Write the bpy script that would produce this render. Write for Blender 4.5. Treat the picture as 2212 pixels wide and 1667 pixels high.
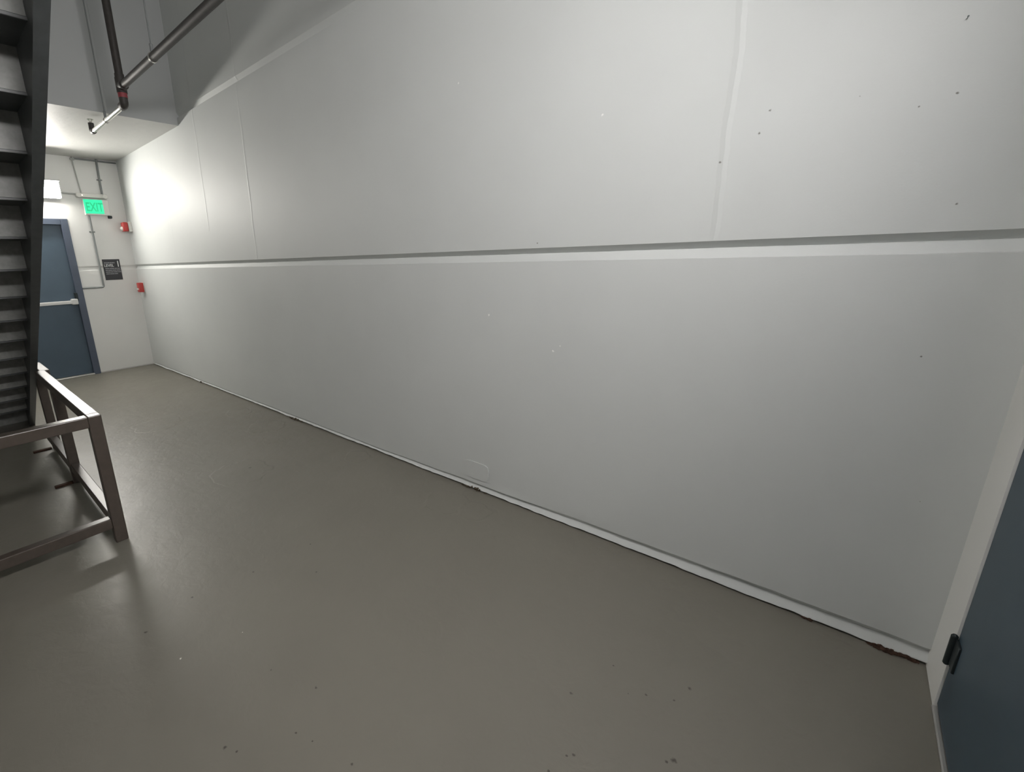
import bpy, bmesh, math, random
from mathutils import Vector, Matrix, noise

for o in list(bpy.data.objects):
    bpy.data.objects.remove(o)
C = bpy.context.scene
random.seed(7)

# ------------------------------------------------------------------ camera
cam_d = bpy.data.cameras.new('camera')
cam = bpy.data.objects.new('camera', cam_d)
C.collection.objects.link(cam)
cam_d.sensor_fit = 'HORIZONTAL'
cam_d.sensor_width = 36.0
cam_d.lens = 976.9 / 2212 * 36.0
cam_d.shift_x = (1106 - 908.4) / 2212
cam_d.shift_y = -(833.5 - 817.4) / 2212
cam_d.clip_start = 0.02
right = Vector((0.73212398, 0.68043638, -0.03163566))
down = Vector((0.15450308, -0.2111135, -0.9651735))
fwd = Vector((-0.66341788, 0.70173886, -0.25969078))
m = Matrix((right, -down, -fwd)).transposed().to_4x4()
m.translation = Vector((0, 0, 1.55))
cam.matrix_world = m
C.camera = cam

# ------------------------------------------------------------------ world, exposure
w = bpy.data.worlds.new('world')
C.world = w
w.use_nodes = True
w.node_tree.nodes['Background'].inputs[0].default_value = (0.5, 0.55, 0.6, 1)
w.node_tree.nodes['Background'].inputs[1].default_value = 0.0
C.view_settings.view_transform = 'Standard'
C.view_settings.look = 'None'
C.view_settings.gamma = 1.0
C.view_settings.use_curve_mapping = False
C.view_settings.exposure = 0.0

# strengths of the wall lamps (their diffusers are built below)
FAR_LAMP = 118.0
NEAR_LAMP = 119.0

# ------------------------------------------------------------------ dimensions
D = -8.117      # far wall plane (x)
Y = 2.271       # main wall plane (y)
A = 0.432       # near end wall plane (x)
YL = -1.95      # wall on the other side of the stair (y)
H = 5.4         # ceiling of the tall part
XB = -5.698     # face of the bulkhead
ZS = 3.03       # underside of the low ceiling


# ------------------------------------------------------------------ node helpers
def new_mat(name):
    mt = bpy.data.materials.new(name)
    mt.use_nodes = True
    return mt, mt.node_tree, mt.node_tree.nodes['Principled BSDF']


def N(nt, typ, **kw):
    n = nt.nodes.new(typ)
    for k, v in kw.items():
        setattr(n, k, v)
    return n


def mth(nt, op, a, b=None, clamp=False):
    n = nt.nodes.new('ShaderNodeMath')
    n.operation = op
    n.use_clamp = clamp
    for i, v in enumerate((a, b)):
        if v is None:
            continue
        if isinstance(v, (int, float)):
            n.inputs[i].default_value = v
        else:
            nt.links.new(v, n.inputs[i])
    return n.outputs[0]


def noise_tex(nt, scale, detail=3, rough=0.5, vec=None, dist=0.0):
    n = nt.nodes.new('ShaderNodeTexNoise')
    n.inputs['Scale'].default_value = scale
    n.inputs['Detail'].default_value = detail
    n.inputs['Roughness'].default_value = rough
    n.inputs['Distortion'].default_value = dist
    if vec is not None:
        nt.links.new(vec, n.inputs['Vector'])
    return n.outputs['Fac']


def ramp(nt, fac, p0, c0, p1, c1):
    r = nt.nodes.new('ShaderNodeValToRGB')
    r.color_ramp.elements[0].position = p0
    r.color_ramp.elements[0].color = (*c0, 1)
    r.color_ramp.elements[1].position = p1
    r.color_ramp.elements[1].color = (*c1, 1)
    nt.links.new(fac, r.inputs[0])
    return r.outputs[0]


def mix(nt, fac, a, b):
    n = nt.nodes.new('ShaderNodeMix')
    n.data_type = 'RGBA'
    for sock, v in ((n.inputs[0], fac), (n.inputs[6], a), (n.inputs[7], b)):
        if isinstance(v, (int, float)):
            sock.default_value = v
        elif isinstance(v, tuple):
            sock.default_value = (*v, 1)
        else:
            nt.links.new(v, sock)
    return n.outputs[2]


def bump(nt, bsdf, height, strength, dist=0.01):
    b = nt.nodes.new('ShaderNodeBump')
    b.inputs['Strength'].default_value = strength
    b.inputs['Distance'].default_value = dist
    nt.links.new(height, b.inputs['Height'])
    nt.links.new(b.outputs[0], bsdf.inputs['Normal'])


def specks(nt, pos, pts, wob=0.35):
    """mask (1 inside) of small irregular marks at given world points (x, y, z, radius, stretch)"""
    nz = noise_tex(nt, 90, 2, 0.6, pos)
    out = None
    for (x, y, z, r) in pts:
        r = r * .85
        s = nt.nodes.new('ShaderNodeVectorMath')
        s.operation = 'DISTANCE'
        nt.links.new(pos, s.inputs[0])
        s.inputs[1].default_value = (x, y, z)
        v = mth(nt, 'DIVIDE', s.outputs['Value'], r)
        out = v if out is None else mth(nt, 'MINIMUM', out, v)
    v = mth(nt, 'ADD', out, mth(nt, 'MULTIPLY', mth(nt, 'SUBTRACT', nz, 0.5), 1.8))
    return mth(nt, 'MULTIPLY', mth(nt, 'SUBTRACT', 0.95, v), 1.6, True)


def simple(name, col, rough=0.5, metal=0.0, nscale=0, namt=0.0, bmp=0.0):
    mt, nt, b = new_mat(name)
    b.inputs['Roughness'].default_value = rough
    b.inputs['Metallic'].default_value = metal
    pos = N(nt, 'ShaderNodeTexCoord').outputs['Object']
    if nscale:
        f = noise_tex(nt, nscale, 4, 0.6, pos)
        lo = tuple(c * (1 - namt) for c in col)
        hi = tuple(min(1, c * (1 + namt)) for c in col)
        nt.links.new(ramp(nt, f, 0.3, lo, 0.7, hi), b.inputs['Base Color'])
        if bmp:
            bump(nt, b, f, bmp, 0.002)
    else:
        b.inputs['Base Color'].default_value = (*col, 1)
    return mt


def emit(name, col, strength, base=(0.8, 0.8, 0.8)):
    mt, nt, b = new_mat(name)
    b.inputs['Base Color'].default_value = (*base, 1)
    b.inputs['Roughness'].default_value = 0.4
    b.inputs['Emission Color'].default_value = (*col, 1)
    b.inputs['Emission Strength'].default_value = strength
    return mt


# ------------------------------------------------------------------ materials
WALLC = (0.60, 0.622, 0.614)
WALL_ROUGH = 0.56


def wall_mat(name, col, marks=None, seams=False, rough=WALL_ROUGH, tex=0.12):
    mt, nt, b = new_mat(name)
    g = N(nt, 'ShaderNodeNewGeometry')
    pos = g.outputs['Position']
    big = noise_tex(nt, 1.1, 3, 0.5, pos)
    col_o = ramp(nt, big, 0.3, tuple(c * 0.97 for c in col), 0.7, tuple(c * 1.03 for c in col))
    if marks:
        col_o = mix(nt, mth(nt, 'MULTIPLY', specks(nt, pos, marks[0]), 0.8), col_o, (0.10, 0.09, 0.075))
        if len(marks) > 1:
            col_o = mix(nt, specks(nt, pos, marks[1]), col_o, (0.9, 0.9, 0.88))
    nt.links.new(col_o, b.inputs['Base Color'])
    b.inputs['Roughness'].default_value = rough
    b.inputs['Specular IOR Level'].default_value = 0.38
    fine = noise_tex(nt, 160, 3, 0.6, pos)
    mid = noise_tex(nt, 9, 3, 0.55, pos)
    h = mth(nt, 'ADD', mth(nt, 'MULTIPLY', fine, 0.25), mth(nt, 'MULTIPLY', mid, 0.9))
    if seams:
        sx = nt.nodes.new('ShaderNodeSeparateXYZ')
        nt.links.new(pos, sx.inputs[0])
        wob = mth(nt, 'MULTIPLY', mth(nt, 'SUBTRACT', noise_tex(nt, 3.0, 4, 0.6, pos), 0.5), 0.05)
        for x0, amt, zlo in ((-0.447, 12.0, 1.58), (-4.30, 26.0, 1.58), (-5.29, 26.0, 1.9), (-6.4, 6.0, 1.58)):
            dx = mth(nt, 'SUBTRACT', mth(nt, 'ADD', sx.outputs[0], wob), x0)
            ridge = mth(nt, 'SUBTRACT', 1.0, mth(nt, 'DIVIDE', mth(nt, 'ABSOLUTE', dx), 0.018), True)
            above = mth(nt, 'GREATER_THAN', sx.outputs[2], zlo)
            h = mth(nt, 'ADD', h, mth(nt, 'MULTIPLY', mth(nt, 'MULTIPLY', ridge, above), amt * 0.35))
    bump(nt, b, h, tex, 0.01)
    return mt


dark_marks = [(0.149, Y, 1.981, .005), (0.073, Y, 1.961, .004), (-0.074, Y, 2.024, .004), (0.207, Y, 1.658, .006),
              (-1.258, Y, 1.601, .006), (0.216, Y, 1.166, .004), (0.305, Y, 0.644, .004), (-0.318, Y, 2.034, .006),
              (-0.341, Y, 1.961, .006), (-0.458, Y, 1.878, .006)]
white_marks = [(-1.564, Y, 1.2, .009), (-1.138, Y, 1.028, .009), (-1.10, Y, 1.06, .006), (-1.781, Y, 2.481, .008),
               (-0.95, Y, 2.15, .008)]
M_wall = wall_mat('painted_concrete', WALLC, (dark_marks, white_marks), True)
M_wall_plain = wall_mat('painted_concrete_plain', WALLC)
M_wall_white = wall_mat('white_painted_concrete', (0.82, 0.82, 0.80))
M_soffit = wall_mat('rough_painted_soffit', (0.55, 0.55, 0.53), rough=0.5, tex=0.5)
M_bulk = wall_mat('grey_bulkhead_paint', (0.50, 0.52, 0.52), rough=0.55)

# floor
M_floor, nt, b = new_mat('taupe_floor_paint')
g = N(nt, 'ShaderNodeNewGeometry')
pos = g.outputs['Position']
n1 = noise_tex(nt, 0.9, 4, 0.55, pos)
col = ramp(nt, n1, 0.3, (0.164, 0.155, 0.130), 0.7, (0.184, 0.174, 0.146))
n2 = noise_tex(nt, 5.5, 5, 0.62, pos, 0.6)
col = mix(nt, mth(nt, 'MULTIPLY', mth(nt, 'MULTIPLY', mth(nt, 'SUBTRACT', n2, 0.62, True), 4.0, True), 0.35), col,
          (0.16, 0.15, 0.12))
fl = [(-1.235, .681, .008), (-1.786, 1.06, .008), (-.515, 1.286, .009), (-1.434, .606, .006), (-2.026, .337, .011),
      (-2.091, .558, .009), (-1.281, .352, .009), (-1.24, .373, .006), (-1.145, .538, .006), (-1.08, .559, .005),
      (-.925, .602, .007), (-.175, 1.283, .012), (-.19, 1.265, .008), (-.201, 1.586, .010), (-.311, 1.458, .008),
      (-.443, 1.502, .006), (-.451, .997, .007), (-.414, 1.093, .008), (-.43, 1.075, .006), (-2.037, .844, .008),
      (-2.012, 1.174, .008), (-3.217, 1.428, .016), (-.36, 1.42, .005), (-.23, 1.50, .006)]
sp = specks(nt, pos, [(x, y, 0.0, r) for x, y, r in fl])
col = mix(nt, mth(nt, 'MULTIPLY', sp, 0.85), col, (0.035, 0.03, 0.022))
sp2 = specks(nt, pos, [(-1.764, .387, 0, .006), (-1.70, .62, 0, .003)])
col = mix(nt, sp2, col, (0.8, 0.78, 0.7))
nt.links.new(col, b.inputs['Base Color'])
rr = nt.nodes.new('ShaderNodeMapRange')
nt.links.new(n2, rr.inputs[0])
rr.inputs[3].default_value = 0.34
rr.inputs[4].default_value = 0.50
nt.links.new(rr.outputs[0], b.inputs['Roughness'])
b.inputs['Specular IOR Level'].default_value = 0.5
# old patches near the wall: rings of lifted paint
h = mth(nt, 'ADD', mth(nt, 'MULTIPLY', noise_tex(nt, 14, 4, 0.6, pos, 0.5), 0.5), mth(nt, 'MULTIPLY', noise_tex(nt, 2.2, 3, 0.5, pos), 1.6))
for cx, cy, rad in ((-1.72, 2.02, .13), (-1.50, 2.05, .10), (-3.95, 1.98, .16), (-4.6, 2.0, .12), (-3.2, 1.35, .2), (-4.9, 1.3, .2),
                    (-2.7, 2.1, .10)):
    s = nt.nodes.new('ShaderNodeVectorMath')
    s.operation = 'DISTANCE'
    nt.links.new(pos, s.inputs[0])
    s.inputs[1].default_value = (cx, cy, 0)
    dd = mth(nt, 'ADD', s.outputs['Value'], mth(nt, 'MULTIPLY', mth(nt, 'SUBTRACT', noise_tex(nt, 7, 2, 0.5, pos), 0.5), 0.16))
    inside = mth(nt, 'SUBTRACT', 1.0, mth(nt, 'MULTIPLY', mth(nt, 'SUBTRACT', dd, rad), 60), True)
    h = mth(nt, 'ADD', h, mth(nt, 'MULTIPLY', inside, 0.35))
    edge = mth(nt, 'SUBTRACT', 1.0, mth(nt, 'DIVIDE', mth(nt, 'ABSOLUTE', mth(nt, 'SUBTRACT', dd, rad)), 0.008), True)
    broken = mth(nt, 'MULTIPLY', mth(nt, 'SUBTRACT', n2, 0.42, True), 4.0, True)
    col = mix(nt, mth(nt, 'MULTIPLY', mth(nt, 'MULTIPLY', edge, broken), 0.45), col, (0.085, 0.078, 0.062))
nt.links.new(col, b.inputs['Base Color'])
bump(nt, b, h, 0.32, 0.012)

M_steel = simple('brown_grey_steel_paint', (0.066, 0.053, 0.043), 0.36, 0.0, 30, 0.12, 0.05)
M_riser = simple('lit_grey_riser_paint', (0.20, 0.205, 0.195), 0.42, 0.0, 22, 0.18, 0.05)  # stair paint lightened: lamp light on the riser backs is put into the colour
M_stair = simple('dark_grey_stair_paint', (0.052, 0.057, 0.058), 0.42, 0.0, 22, 0.15, 0.05)
M_door = simple('blue_grey_door_paint', (0.062, 0.098, 0.135), 0.42, 0.0, 4, 0.06)
M_frame = simple('blue_grey_frame_paint', (0.075, 0.095, 0.135), 0.42, 0.0, 6, 0.06)
M_door2 = simple('blue_door_paint', (0.045, 0.075, 0.105), 0.45, 0.0, 4, 0.06)
M_white = simple('white_plastic', (0.78, 0.78, 0.74), 0.4)
M_bar = simple('satin_push_bar', (0.75, 0.75, 0.74), 0.35)
M_cond = simple('painted_conduit', (0.22, 0.235, 0.235), 0.4)
M_cond_light = simple('light_painted_conduit', (0.42, 0.43, 0.41), 0.45)
M_iron = simple('black_iron_pipe', (0.040, 0.036, 0.033), 0.55, 0.0, 40, 0.2)
M_galv = simple('galvanised_pipe', (0.55, 0.54, 0.50), 0.25, 0.9, 40, 0.1)
M_red = simple('red_plastic', (0.50, 0.045, 0.04), 0.4)
M_redring = simple('red_coupling_paint', (0.28, 0.05, 0.06), 0.5)
M_black = simple('black_sign_plastic', (0.022, 0.022, 0.027), 0.4)
M_text = simple('white_sign_print', (0.75, 0.78, 0.76), 0.5)
M_text2 = simple('grey_sign_print', (0.30, 0.31, 0.32), 0.5)
M_hinge = simple('dark_hinge_steel', (0.02, 0.028, 0.03), 0.45, 0.4)
M_rust = simple('rust_and_dirt', (0.05, 0.022, 0.012), 0.9, 0.0, 60, 0.5, 0.4)
M_dirt = simple('grey_brown_dirt', (0.07, 0.055, 0.035), 0.9, 0.0, 60, 0.5, 0.4)
M_alu = simple('aluminium_threshold', (0.50, 0.50, 0.48), 0.35, 0.5)
M_lens = simple('clear_lens', (0.9, 0.88, 0.82), 0.15)
M_housing = simple('lamp_housing_paint', (0.6, 0.6, 0.6), 0.4)
M_far = emit('far_lamp_diffuser', (1.0, 0.965, 0.90), FAR_LAMP)
M_near = emit('near_lamp_diffuser', (1.0, 0.968, 0.955), NEAR_LAMP)
M_green = emit('green_lit_panel', (0.0, 0.80, 0.36), 1.0, (0.05, 0.3, 0.2))
M_green2 = emit('green_lit_letters', (0.0, 0.95, 0.55), 0.9, (0.05, 0.3, 0.2))
M_green3 = emit('deep_green_letters', (0.0, 0.50, 0.20), 1.0, (0.02, 0.2, 0.1))
M_led = emit('indicator_light', (1.0, 0.75, 0.65), 2.0)


# ------------------------------------------------------------------ mesh helpers
def add_box(bm, x0, x1, y0, y1, z0, z1, bev=0.0, seg=1):
    r = bmesh.ops.create_cube(bm, size=1.0)
    vs = r['verts']
    for v in vs:
        v.co = Vector(((x0 + x1) / 2 + v.co.x * (x1 - x0), (y0 + y1) / 2 + v.co.y * (y1 - y0), (z0 + z1) / 2 + v.co.z * (z1 - z0)))
    if bev:
        es = {e for v in vs for e in v.link_edges}
        bmesh.ops.bevel(bm, geom=list(es), offset=bev, segments=seg, affect='EDGES', profile=0.5)


def bx(*a, **k):
    bm = bmesh.new()
    add_box(bm, *a, **k)
    return bm


def add_cyl(bm, p, q, r, seg=20, r2=None):
    p, q = Vector(p), Vector(q)
    d = q - p
    mt = Matrix.Translation((p + q) / 2) @ d.to_track_quat('Z', 'Y').to_matrix().to_4x4()
    bmesh.ops.create_cone(bm, cap_ends=True, segments=seg, radius1=r, radius2=r if r2 is None else r2, depth=d.length, matrix=mt)


def add_ball(bm, c, r, sx=1, sy=1, sz=1, seg=16):
    bmesh.ops.create_uvsphere(bm, u_segments=seg, v_segments=seg // 2, radius=1,
                              matrix=Matrix.Translation(c) @ Matrix.Diagonal((r * sx, r * sy, r * sz, 1)))


def add_tube(bm, pts, r, seg=16):
    """bent tube along pts, with a rounded bend at each inner point"""
    pts = [Vector(p) for p in pts]
    path = [pts[0]]
    for i in range(1, len(pts) - 1):
        a, c, e = pts[i - 1], pts[i], pts[i + 1]
        k = min(r * 2.2, (c - a).length * .45, (e - c).length * .45)
        s, t = c + (a - c).normalized() * k, c + (e - c).normalized() * k
        for j in range(7):
            u = j / 6
            path.append((1 - u) ** 2 * s + 2 * u * (1 - u) * c + u * u * t)
    path.append(pts[-1])
    rings = []
    up = None
    for i, p in enumerate(path):
        d = (path[min(i + 1, len(path) - 1)] - path[max(i - 1, 0)]).normalized()
        if up is None:
            up = d.orthogonal().normalized()
        up = (up - d * up.dot(d)).normalized()
        s = d.cross(up)
        rings.append([bm.verts.new(p + r * (math.cos(a) * up + math.sin(a) * s)) for a in [2 * math.pi * k / seg for k in range(seg)]])
    for i in range(len(rings) - 1):
        for k in range(seg):
            bm.faces.new((rings[i][k], rings[i][(k + 1) % seg], rings[i + 1][(k + 1) % seg], rings[i + 1][k]))
    bm.faces.new(rings[0][::-1])
    bm.faces.new(rings[-1])


def add_prism(bm, poly, axis, a, b2):
    """polygon (list of 2-tuples) extruded along an axis: axis 'y' -> poly in (x, z); 'x' -> poly in (y, z)"""
    def P(u, v, t):
        return (u, t, v) if axis == 'y' else ((t, u, v) if axis == 'x' else (u, v, t))
    v0 = [bm.verts.new(P(u, v, a)) for u, v in poly]
    v1 = [bm.verts.new(P(u, v, b2)) for u, v in poly]
    n = len(poly)
    bm.faces.new(v0)
    bm.faces.new(v1[::-1])
    for i in range(n):
        bm.faces.new((v0[i], v1[i], v1[(i + 1) % n], v0[(i + 1) % n]))


def obj(name, bm, mt, parent=None, smooth=False):
    bmesh.ops.recalc_face_normals(bm, faces=bm.faces[:])
    me = bpy.data.meshes.new(name)
    bm.to_mesh(me)
    bm.free()
    me.materials.append(mt)
    if smooth:
        for p in me.polygons:
            p.use_smooth = True
        try:
            me.set_sharp_from_angle(angle=math.radians(40))
        except Exception:
            pass
    o = bpy.data.objects.new(name, me)
    C.collection.objects.link(o)
    if parent is not None:
        o.parent = parent
        o.matrix_parent_inverse = Matrix.Translation(parent.location).inverted()
    return o


def thing(name, label, cat, loc, group=None):
    o = bpy.data.objects.new(name, None)
    o.empty_display_size = 0.1
    C.collection.objects.link(o)
    o.location = loc
    o['label'] = label
    o['category'] = cat
    if group:
        o['group'] = group
    return o


def tag(o, label, cat, group=None):
    o['label'] = label
    o['category'] = cat
    if group:
        o['group'] = group
    return o


def struct(name, bm, mt, label=None, parent=None):
    o = obj(name, bm, mt, parent)
    if parent is None:
        o['kind'] = 'structure'
        o['category'] = name.split('_')[0]
        if label:
            o['label'] = label
    return o


def struct_empty(name, label, loc):
    o = thing(name, label, name.split('_')[0], loc)
    o['kind'] = 'structure'
    return o


# ------------------------------------------------------------------ room shell
# profile of the painted concrete: (depth into the wall, z); two joints and the reveal at the floor
PROF = [(.060, -.05), (.030, .0), (.030, .010), (-.006, .011), (-.004, .016), (.016, .044), (.020, .050), (.014, .058), (.0, .074), (.0, .10),
        (.0, 1.40), (.0, 1.506), (.006, 1.509), (.026, 1.543), (.030, 1.547), (.026, 1.551), (.0, 1.575), (.0, 1.60), (.0, 3.05), (.0, 3.106),
        (.024, 3.112), (.030, 3.118), (.0, 3.156), (.0, 3.25), (.0, H)]


def wall_profile(bm, a, b2, along, sign, plane, n, prof, thick=0.25, jit=1.0):
    rows = []
    for i in range(n + 1):
        t = a + (b2 - a) * i / n
        row = []
        for k, (off, z) in enumerate(prof):
            o2 = off
            z2 = z
            if 2 <= k <= 8 and prof is PROF:
                nz = noise.noise(Vector((t * 3.1, k * .7, 2.0)))
                nf = noise.noise(Vector((t * 17., k * 1.3, 5.0)))
                o2 += jit * (.004 * nz + .002 * nf)
                fs = 1.0 if along != 'x' else max(.42, min(1.0, 1.0 + (t + .2) * .24))
                z2 = .010 + (z2 - .010) * fs if k > 3 else z2
                o2 = o2 * (fs if k > 3 else 1)
                if k in (3, 4):
                    z2 = max(0.004, z2 + jit * (.004 * nz + .003 * nf))
                elif k > 4:
                    z2 += jit * .005 * nz
            elif prof is PROF and 12 <= k <= 15:
                nz = noise.noise(Vector((t * 5., k * .9, 9.0)))
                nf = noise.noise(Vector((t * 24., k * 1.7, 3.0)))
                o2 += jit * .0015 * nf
                z2 += jit * (.0015 * nz + .0008 * nf)
            elif prof is PROF and 20 <= k <= 21:
                z2 += jit * .003 * noise.noise(Vector((t * 4., 1.0, 4.0)))
            if along == 'x':
                row.append(bm.verts.new((t, plane + sign * o2, z2)))
            else:
                row.append(bm.verts.new((plane + sign * o2, t, z2)))
        rows.append(row)
    for i in range(n):
        for k in range(len(prof) - 1):
            bm.faces.new((rows[i][k], rows[i + 1][k], rows[i + 1][k + 1], rows[i][k + 1]))


bm = bmesh.new()
wall_profile(bm, D - .001, A + .001, 'x', 1, Y, 520, PROF)
o = struct('wall_back', bm, M_wall, 'long pale grey painted concrete wall with a horizontal joint at eye level')
# square patch of filler low on the wall, child of the wall
bm = bmesh.new()
poly = []
for i in range(28):
    a = 2 * math.pi * i / 28
    ca, sa = math.cos(a), math.sin(a)
    k = 1 / max(abs(ca), abs(sa)) ** .8
    poly.append((-1.655 + .098 * ca * k * (1 + .08 * noise.noise(Vector((ca * 2, sa * 2, 3)))), .145 + .062 * sa * k * (1 + .1 * noise.noise(Vector((ca * 3, sa * 3, 8))))))
add_prism(bm, poly, 'y', Y - .0045, Y + .002)
q = obj('wall_patch', bm, M_wall_plain, o)

# far wall, right of door, above door, left of door
DY0, DY1, DZ = 0.47, 1.537, 2.213
bm = bmesh.new()
prof_far = [(.06, -.05), (.012, .0), (.010, .010), (.0, .018), (.0, 1.506), (.022, 1.543), (.024, 1.548), (.0, 1.572), (.0, DZ), (.0, ZS + .1)]
wall_profile(bm, DY1, Y + .05, 'y', -1, D, 6, prof_far)
wall_profile(bm, YL, DY0, 'y', -1, D, 6, prof_far)
v = [bm.verts.new(p) for p in ((D, DY0, DZ), (D, DY1, DZ), (D, DY1, ZS + .1), (D, DY0, ZS + .1))]
bm.faces.new(v)
for yy in (DY0, DY1):
    v = [bm.verts.new(p) for p in ((D, yy, 0), (D - .2, yy, 0), (D - .2, yy, DZ), (D, yy, DZ))]
    bm.faces.new(v)
v = [bm.verts.new(p) for p in ((D, DY0, DZ), (D, DY1, DZ), (D - .2, DY1, DZ), (D - .2, DY0, DZ))]
bm.faces.new(v)
struct('wall_far', bm, M_wall_white, 'short pale end wall around the far blue door')

# near end wall with the near door opening
NY0, NY1, NZ = 1.10, 2.052, 2.16
bm = bmesh.new()
for y0, y1, z0, z1 in ((NY1, Y + .06, 0, H), (YL, NY0, 0, H), (NY0, NY1, NZ, H)):
    add_box(bm, A, A + .2, y0, y1, z0, z1)
struct('wall_near', bm, M_wall_white, 'pale end wall at the right edge beside the near blue door')
bm = bx(D - .2, A + .2, YL - .2, YL, 0, H)
struct('wall_left', bm, M_wall_white, 'pale wall on the far side of the staircase')
bm = bx(D - .25, A + .25, YL - .2, Y + .3, -.2, 0)
struct('floor', bm, M_floor, 'taupe painted concrete floor with a dull sheen')
bm = bx(D - .2, A + .2, YL - .2, Y + .2, H, H + .15)
struct('ceiling', bm, M_soffit, 'high ceiling over the stairwell')
bm = bx(D - .2, XB, YL, Y + .05, ZS, H)
for f in bm.faces:
    pass
o = struct('wall_bulkhead', bm, M_bulk, 'grey dropped bulkhead with a low ceiling before the far door')
o.data.materials.append(M_soffit)
for p in o.data.polygons:
    if p.normal.z < -.5:
        p.material_index = 1


# ------------------------------------------------------------------ far door
d1 = struct_empty('door_1', 'blue-grey metal exit door with a white push bar in the far wall', (D, 1.0, 0))
bm = bmesh.new()
for a in ((D - .12, D + .012, DY1 - .085, DY1, 0, DZ), (D - .12, D + .012, DY0, DY0 + .085, 0, DZ)):
    add_box(bm, *a, bev=.004)
add_box(bm, D - .12, D + .012, DY0 + .085, DY1 - .085, DZ - .078, DZ, bev=.004)
obj('door_frame', bm, M_frame, d1)
bm = bx(D - .085, D - .042, DY0 + .085, DY1 - .085, .022, DZ - .078, bev=.002)
slab = obj('door_leaf', bm, M_door, d1)
bm = bx(D - .13, D + .03, DY0 + .08, DY1 - .08, 0, .02, bev=.004)
obj('threshold', bm, M_alu, d1)['label'] = 'pale metal threshold'
bm = bx(D - .03, D + .03, DY0 + .14, DY1 - .15, 1.058, 1.103, bev=.008, seg=2)
pb = obj('push_bar', bm, M_bar, d1)
pb['label'] = 'white horizontal push bar'
bm = bx(D - .045, D + .042, DY1 - .165, DY1 - .088, 1.045, 1.125, bev=.012, seg=2)
obj('push_bar_end', bm, M_bar, pb)
bm = bx(D - .045, D + .018, DY1 - .11, DY1 - .075, 1.09, 1.21, bev=.004)
obj('latch_keeper', bm, M_hinge, d1)

# ------------------------------------------------------------------ near door
d2 = struct_empty('door_2', 'dark blue metal door at the right edge of the view', (A, 1.6, 0))
bm = bx(A + .006, A + .05, NY0 + .01, NY1 - .002, .022, NZ, bev=.002)
obj('door_leaf', bm, M_door2, d2)
bm = bmesh.new()
add_prism(bm, [(A - .016, 0), (A + .1, 0), (A + .1, .016), (A - .006, .014)], 'z', 0, 1)
bm.free()
bm = bmesh.new()
v = []
add_box(bm, A - .004, A + .1, NY0, NY1, 0, .013, bev=.003)
obj('threshold', bm, M_alu, d2)['label'] = 'pale strip along the bottom of the door'
for zc in (.245, 1.22):
    bm = bmesh.new()
    add_cyl(bm, (A - .004, NY1 - .004, zc - .052), (A - .004, NY1 - .004, zc + .052), .0085, 14)
    add_box(bm, A - .0005, A + .008, NY1 - .062, NY1 - .008, zc - .05, zc + .05, bev=.002)
    for dz in (-.052, .052):
        add_ball(bm, (A - .004, NY1 - .004, zc + dz), .009, seg=10)
    obj('hinge', bm, M_hinge, d2, True)['label'] = 'dark hinge'


# ------------------------------------------------------------------ wall lamps
def wall_lamp(name, label, x, y0, y1, z0, z1, face, mt, lip=.05, side=.05, closed=False, group=None):
    """box lamp on an x-plane wall; face=+1 shines to +x, -1 to -x"""
    yc = (y0 + y1) / 2
    t = thing(name, label, 'lamp', (x, yc, z0), group)
    s = face
    xs = sorted((x, x + s * .055))
    bm = bmesh.new()
    add_box(bm, xs[0], xs[1], y0, y1, z0, z1, bev=.004)
    add_box(bm, *sorted((x, x + s * (.115 + lip))), y0, y1, z1 - .012, z1 + .006, bev=.003)  # hood added, stretched past the diffuser to keep light off the ceiling
    add_box(bm, *sorted((x, x + s * (.115 + side))), y0 - .008, y0, z0, z1, bev=.002)  # side cheeks added to block light spreading sideways
    add_box(bm, *sorted((x, x + s * (.115 + side))), y1, y1 + .008, z0, z1, bev=.002)
    if closed:
        add_box(bm, *sorted((x, x + s * .083)), y0, y1, z0 - .010, z0, bev=.002)  # plate added to cover part of the diffuser's glowing underside
    obj('housing', bm, M_housing, t)
    xs = sorted((x + s * .058, x + s * .115))
    bm = bx(xs[0], xs[1], y0 + .006, y1 - .006, z0 + .002, z1 - .018, bev=.012, seg=3)
    obj('diffuser', bm, mt, t, True)['label'] = 'glowing white diffuser'
    return t


wall_lamp('wall_lamp', 'glowing white box lamp above the far blue door', D, .29, 1.505, 2.475, 2.682, 1, M_far, .12, .02, True)
wall_lamp('wall_lamp', 'box lamp above the near blue door', A, .20, 1.30, 2.66, 2.86, -1, M_near, .12, .16, True)

# ------------------------------------------------------------------ text
def text_mesh(s, size, mt, parent, loc, rot, name, extrude=0.001, bold=0.0, sx=1.0):
    cu = bpy.data.curves.new(name, 'FONT')
    cu.body = s
    cu.size = size
    cu.extrude = extrude
    cu.offset = bold
    tmp = bpy.data.objects.new(name + '_tmp', cu)
    C.collection.objects.link(tmp)
    dg = bpy.context.evaluated_depsgraph_get()
    me = bpy.data.meshes.new_from_object(tmp.evaluated_get(dg))
    bpy.data.objects.remove(tmp)
    mtx = Matrix.Translation(loc) @ rot @ Matrix.Diagonal((sx, 1, 1, 1))
    me.transform(mtx)
    me.materials.clear()
    me.materials.append(mt)
    o = bpy.data.objects.new(name, me)
    C.collection.objects.link(o)
    o.parent = parent
    o.matrix_parent_inverse = Matrix.Translation(parent.location).inverted()
    return o


ROTX = Matrix(((0, 0, 1, 0), (1, 0, 0, 0), (0, 1, 0, 0), (0, 0, 0, 1)))   # text on a wall facing +x, reading towards +y

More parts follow.
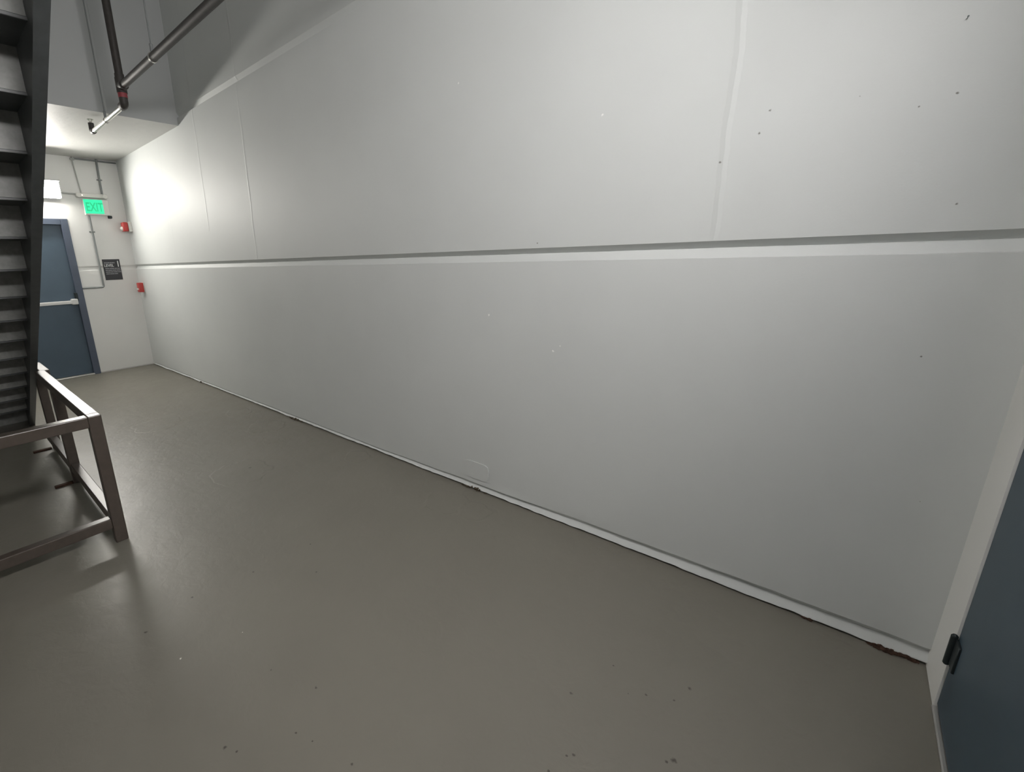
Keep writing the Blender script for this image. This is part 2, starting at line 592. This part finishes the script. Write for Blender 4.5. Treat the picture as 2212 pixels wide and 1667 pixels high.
# ------------------------------------------------------------------ exit sign with emergency unit
t = thing('exit_sign', 'green lit EXIT sign with white emergency unit on the far wall', 'sign', (D, 1.9, 2.27))
bm = bx(D, D + .058, 1.752, 2.055, 2.272, 2.488, bev=.012, seg=3)
obj('housing', bm, M_white, t, True)
bm = bx(D + .05, D + .064, 1.758, 1.985, 2.292, 2.480, bev=.003)
fc = obj('lit_panel', bm, M_green, t)
fc['label'] = 'glowing green panel'
text_mesh('EXIT', .165, M_green3, fc, (D + .065, 1.772, 2.325), ROTX, 'exit_lettering', bold=.003, sx=.62)
bm = bx(D, D + .075, 1.69, 2.06, 2.505, 2.56, bev=.01, seg=2)
eu = obj('battery_box', bm, M_white, t, True)
for yy in (1.72, 2.03):
    bm = bmesh.new()
    add_cyl(bm, (D + .07, yy, 2.535), (D + .115, yy - .01, 2.525), .022, 18, .028)
    obj('emergency_head', bm, M_white, eu, True)
bm = bmesh.new()
add_ball(bm, (D + .078, 1.755, 2.53), .007)
obj('indicator', bm, M_led, eu)['label'] = 'small lit indicator'
bm = bx(D, D + .05, 2.03, 2.075, 2.235, 2.272, bev=.004)
obj('bracket', bm, M_hinge, t)

# ------------------------------------------------------------------ level sign
t = thing('level_sign', 'black LEVEL 1 plaque with pale lettering right of the far door', 'sign', (D, 1.95, 1.36))
bm = bx(D, D + .008, 1.845, 2.068, 1.362, 1.66, bev=.002)
pl = obj('plate', bm, M_black, t)
text_mesh('LEVEL', .056, M_text, pl, (D + .0095, 1.858, 1.553), ROTX, 'level_lettering', bold=.0004, sx=.86)
text_mesh('1', .118, M_text, pl, (D + .0095, 2.018, 1.553), ROTX, 'level_number', bold=.002, sx=.75)
bm = bmesh.new()
yy = 1.862
for wd in (.022, .014, .026, .018, .024, .012):
    add_box(bm, D + .008, D + .0095, yy, yy + wd, 1.603, 1.617)
    yy += wd + .004
obj('heading_print', bm, M_text2, pl)['label'] = 'small illegible heading'
bm = bmesh.new()
for z0, ws in ((1.528, (.05, .06, .03, .035)), (1.503, (.03, .05, .045, .05)), (1.478, (.06, .03, .05, .04)), (1.452, (.045, .055, .04))):
    yy = 1.866
    for wd in ws:
        add_box(bm, D + .008, D + .0095, yy, yy + wd, z0 - .006, z0 + .005)
        yy += wd + .005
obj('small_print', bm, M_text2, pl)['label'] = 'rows of small illegible grey print'

# ------------------------------------------------------------------ fire alarm devices on the main wall
t = thing('fire_strobe', 'red fire alarm strobe with clear lens high beside the far corner', 'alarm', (-8.0, Y, 2.06))
bm = bx(-8.06, -7.93, Y - .045, Y, 2.045, 2.185, bev=.006, seg=2)
obj('back_box', bm, M_white, t)['label'] = 'white back box'
bm = bx(-8.055, -7.935, Y - .115, Y - .045, 2.05, 2.18, bev=.018, seg=3)
bd = obj('body', bm, M_red, t, True)
bm = bmesh.new()
add_ball(bm, (-7.995, Y - .115, 2.09), .034, 1.2, .8, .9)
obj('lens', bm, M_lens, bd, True)['label'] = 'clear strobe lens'
t = thing('fire_alarm_pull_station', 'red fire alarm pull box low beside the far corner', 'alarm', (-7.93, Y, 1.15))
bm = bx(-7.98, -7.86, Y - .012, Y, 1.15, 1.31, bev=.003)
obj('back_plate', bm, M_white, t)
bm = bx(-7.975, -7.865, Y - .075, Y - .012, 1.165, 1.305, bev=.008, seg=2)
bd = obj('body', bm, M_red, t, True)
bm = bx(-7.95, -7.89, Y - .09, Y - .073, 1.20, 1.225, bev=.004)
obj('pull_handle', bm, M_white, bd)


# ------------------------------------------------------------------ conduits on the far wall
def strap(y, z, par, x=D):
    bm = bmesh.new()
    add_box(bm, x, x + .004, y - .035, y + .035, z - .009, z + .009, bev=.001)
    add_box(bm, x, x + .036, y - .017, y + .017, z - .009, z + .009, bev=.004)
    obj('strap', bm, M_cond, par)


t = thing('electrical_conduit', 'grey conduit dropping from low ceiling to the EXIT sign', 'conduit', (D, 2.02, 2.55))
bm = bmesh.new()
add_tube(bm, [(D + .018, 2.022, ZS), (D + .018, 2.015, 2.80), (D + .018, 2.012, 2.555)], .0135)
obj('tube', bm, M_cond, t, True)
strap(2.017, 2.757, t)
t = thing('electrical_conduit', 'grey conduit running down from the EXIT sign and turning to the far door', 'conduit', (D, 1.8, 1.27))
bm = bmesh.new()
add_tube(bm, [(D + .016, 1.80, 2.270), (D + .016, 1.80, 1.265), (D + .016, 1.537, 1.265)], .013)
obj('tube', bm, M_cond, t, True)
strap(1.80, 2.045, t)
t = thing('electrical_conduit', 'thin pale conduit from low ceiling to the emergency unit', 'conduit', (D, 1.754, 2.56))
bm = bmesh.new()
add_tube(bm, [(D + .010, 1.735, ZS), (D + .010, 1.748, 2.80), (D + .010, 1.765, 2.56)], .008)
obj('tube', bm, M_cond_light, t, True)
bm = bx(D, D + .028, 1.715, 1.765, 2.985, 3.015, bev=.004)
obj('coupling', bm, M_cond_light, t)
t = thing('electrical_conduit', 'thin pale conduit between the far lamp and the emergency unit', 'conduit', (D, 1.6, 2.55))
bm = bmesh.new()
add_cyl(bm, (D + .012, 1.512, 2.552), (D + .012, 1.692, 2.548), .010)
obj('tube', bm, M_cond_light, t, True)
t = thing('electrical_conduit', 'conduit run along the top of the far wall under the low ceiling', 'conduit', (D, 2.0, 3.0))
bm = bmesh.new()
add_cyl(bm, (D + .013, 1.76, 3.008), (D + .013, 2.262, 3.004), .0115)
obj('tube', bm, M_cond, t, True)

# ------------------------------------------------------------------ sprinkler piping
py = 1.50
t = thing('sprinkler_pipe', 'dark sprinkler pipe with drop and shiny branch under the bulkhead', 'pipe', (-4.83, py, 3.03))
bm = bmesh.new()
add_cyl(bm, (-4.83, py, 3.07), (-4.83, py, H), .031, 24)
obj('riser_pipe', bm, M_iron, t, True)
bm = bmesh.new()
add_cyl(bm, (-4.80, py, 3.034), (A, py, 3.034), .030, 24)
obj('main_pipe', bm, M_iron, t, True)
bm = bmesh.new()
add_cyl(bm, (-4.83, py, 2.985), (-4.83, py, 3.10), .040, 24)
add_cyl(bm, (-4.85, py, 3.034), (-4.755, py, 3.034), .038, 24)
add_cyl(bm, (-4.83, py, 3.095), (-4.83, py, 3.13), .036, 24)
obj('tee_fitting', bm, M_iron, t, True)
bm = bmesh.new()
add_cyl(bm, (-4.83, py, 2.95), (-4.83, py, 2.99), .036, 24)
obj('coupling', bm, M_redring, t, True)['label'] = 'dull red coupling ring'
bm = bmesh.new()
add_tube(bm, [(-4.83, py, 2.958), (-4.83, py, 2.90), (-4.90, py, 2.90)], .034, 20)
obj('elbow', bm, M_iron, t, True)
bm = bmesh.new()
add_cyl(bm, (-4.88, py, 2.898), (-5.90, py, 2.892), .0205, 20)
obj('branch_pipe', bm, M_galv, t, True)['label'] = 'shiny galvanised branch pipe'
bm = bmesh.new()
add_tube(bm, [(-5.88, py, 2.892), (-5.935, py, 2.892), (-5.935, py, 2.975)], .026, 20)
obj('elbow', bm, M_iron, t, True)
bm = bmesh.new()
add_cyl(bm, (-5.935, py, 2.970), (-5.935, py, 2.992), .012)
add_cyl(bm, (-5.935, py, 3.006), (-5.935, py, 3.010), .028)
for s in (-1, 1):
    add_cyl(bm, (-5.935, py + s * .012, 2.990), (-5.935, py + s * .014, 3.008), .003, 8)
obj('sprinkler_head', bm, M_galv, t, True)
for hx, hz, r in ((-4.03, 3.034, .031), (-5.42, 2.895, .022)):
    bm = bmesh.new()
    add_cyl(bm, (hx, py, hz + r + .03), (hx, py, H if hx > XB else ZS), .0055, 10)
    rod = obj('hanger_rod', bm, M_cond, t, True)
    bm = bmesh.new()
    add_cyl(bm, (hx - .010, py, hz), (hx + .010, py, hz), r + .004, 24)
    rg = obj('hanger_ring', bm, M_galv, rod, True)
    bm = bmesh.new()
    add_cyl(bm, (hx, py, hz + r + .002), (hx, py, hz + r + .045), .012, 12)
    add_ball(bm, (hx, py, hz + r + .048), .014, seg=12)
    obj('hanger_nut', bm, M_cond, rod, True)
for hx in (-1.9,):
    bm = bmesh.new()
    add_cyl(bm, (hx, py, 3.09), (hx, py, H), .0055, 10)
    obj('hanger_rod', bm, M_cond, t, True)
# tube added to stand for the hanger rod's soft shadow on the bulkhead face
t = thing('electrical_conduit', 'soft grey tube standing in for the hanger rod shadow on the bulkhead face', 'conduit', (XB, 1.585, ZS))
bm = bmesh.new()
add_cyl(bm, (XB + .014, 1.588, ZS + .005), (XB + .014, 1.588, H), .013)
obj('tube', bm, M_bulk, t, True)

# ------------------------------------------------------------------ staircase
RUN, RISE = .28, .17
X0, Z0 = -4.79, .867          # one lower back corner of a tread (x, z)
k0 = -4
KMAX = 18
ya, yb = -.72, .425           # between the stringers
st = thing('staircase', 'dark steel staircase climbing past the left edge of the view', 'staircase', (-5.9, 0, 0))


def line(x, off):
    return Z0 + RISE / RUN * (x - X0) + off


x_end = A - .002
for y0 in (yb, ya - .045):
    poly = [(-6.16, 0.0), (-5.89, 0.0)]
    xl = X0 + (.155 - Z0) * RUN / RISE
    poly = [(xl - .42, 0), (xl, 0), (x_end, line(x_end, -.155)), (x_end, line(x_end, .19)), (xl - .42, line(xl - .42, .19))]
    bm = bmesh.new()
    add_prism(bm, poly, 'y', y0 + .016, y0 + .030)
    # flanges of the channel
    ang = math.atan2(RISE, RUN)
    th = .012 / math.cos(ang)
    add_prism(bm, [(xl + .02, .0), (x_end, line(x_end, -.155)), (x_end, line(x_end, -.155) + th), (xl + .0, th * .3)], 'y', y0, y0 + .045)
    add_prism(bm, [(xl - .42, line(xl - .42, .19) - th), (x_end, line(x_end, .19) - th), (x_end, line(x_end, .19)), (xl - .42, line(xl - .42, .19))], 'y', y0, y0 + .045)
    obj('stringer', bm, M_stair, st)
for k in range(k0, KMAX + 1):
    xb = X0 + RUN * k
    zb = Z0 + RISE * k
    if xb > A - .01:
        break
    # tread pan: spans x from xb-RUN to xb, underside at zb, with a small lip at its back edge
    bm = bmesh.new()
    add_box(bm, xb - RUN - .02, xb + .001, ya, yb + .018, zb, zb + .012)
    add_box(bm, xb - .004, xb + .012, ya, yb + .018, zb - .004, zb + .010, bev=.002)
    tr = obj('tread', bm, M_stair, st)
    # riser below this tread's front
    z_lo = 0 if k == k0 else zb - RISE + .01
    bm = bx(xb - RUN - .004, xb - RUN + .002, ya, yb + .018, z_lo, zb + .002)
    obj('riser', bm, M_riser, st)

# ------------------------------------------------------------------ guard rail under the stair
gr = thing('guard_rail', 'low brown-grey square tube guard rail around the foot of the stair', 'railing', (-2.92, .475, 0))
PX, TW = -2.950, .062
GY0, GY1 = .443, .505
TZ = .775


def tube_box(name, *a, bev=.005):
    return obj(name, bx(*a, bev=bev, seg=2), M_steel, gr)


tube_box('post', PX, PX + TW, GY0, GY1, 0, TZ)
tube_box('post', PX, PX + TW, -.75, -.698, 0, TZ)
for x in (-4.06, -5.03):
    yo = 0 if x > -4.5 else .0285
    tube_box('post', x, x + TW, GY0 + yo, GY1 + yo, .004, TZ - TW if x > -4.5 else TZ - TW)
    bm = bx(x + .012, x + TW - .012, GY0 - .11, GY0 + .02, 0, .014, bev=.003)
    obj('floor_tab', bm, M_rust, gr)['label'] = 'dark rusty floor tab'
bm = bx(-4.60, PX, GY0, GY1, TZ - TW, TZ, bev=.005, seg=2)
add_box(bm, -5.03, -4.58, GY0 + .0285, GY1 + .0285, TZ - TW, TZ, bev=.005, seg=2)
obj('top_rail', bm, M_steel, gr)
tube_box('top_rail', PX, PX + TW, -.698, GY0, TZ - TW, TZ)
tube_box('bottom_rail', -5.0, PX, GY0 + .004, GY1 - .004, .095, .095 + TW)
tube_box('bottom_rail', PX + .004, PX + TW - .004, -.698, GY0, .095, .095 + TW)


# ------------------------------------------------------------------ crumbled dirt and rust along the wall foot
def crumbs(name, label, x0, x1, hmax, dep, mt, n=46):
    bm = bmesh.new()
    rnd = random.Random(int(abs(x0) * 1000))
    for i in range(n):
        u = rnd.random()
        x = x0 + (x1 - x0) * u
        env = math.sin(math.pi * min(max(u, .05), .95)) ** .5
        r = rnd.uniform(.003, .008) * (0.5 + env * .7)
        y = Y - .002 - rnd.random() ** 2 * dep * env
        z = r * .5 + max(0, rnd.random() - .45) * hmax * env
        mtx = Matrix.Translation((x, y, z)) @ Matrix.Rotation(rnd.uniform(0, 3), 4, 'Z') @ Matrix.Diagonal((r * rnd.uniform(1, 2.2), r, r * rnd.uniform(.4, .9), 1))
        bmesh.ops.create_icosphere(bm, subdivisions=1, radius=1, matrix=mtx)
    o = tag(obj(name, bm, mt), label, 'debris')
    o['kind'] = 'stuff'
    return o


crumbs('rust_crumbs', 'dark rusty crumbs along the wall foot by the right corner', .27, .415, .022, .016, M_rust, 90)
crumbs('dirt_crumbs', 'dark crumbled patch at the foot of the wall halfway to the far door', -4.02, -3.76, .022, .02, M_dirt, 60)
crumbs('dirt_crumbs', 'small dirt spot at the wall foot nearest the far corner', -6.27, -6.20, .02, .012, M_dirt, 16)
crumbs('paint_chips', 'chipped flakes below the square wall patch', -1.78, -1.56, .03, .016, M_dirt, 30)
crumbs('dirt_crumbs', 'tiny dirt spot on the pale wall foot in the right third', .07, .10, .014, .010, M_rust, 10)

# nail high on the wall
bm = bmesh.new()
add_cyl(bm, (.133, Y, 2.183), (.133, Y - .010, 2.184), .0010, 8)
add_cyl(bm, (.133, Y - .010, 2.184), (.133, Y - .0112, 2.184), .0022, 10)
tag(obj('nail', bm, M_hinge), 'small nail sticking out high on the wall at upper right', 'nail')
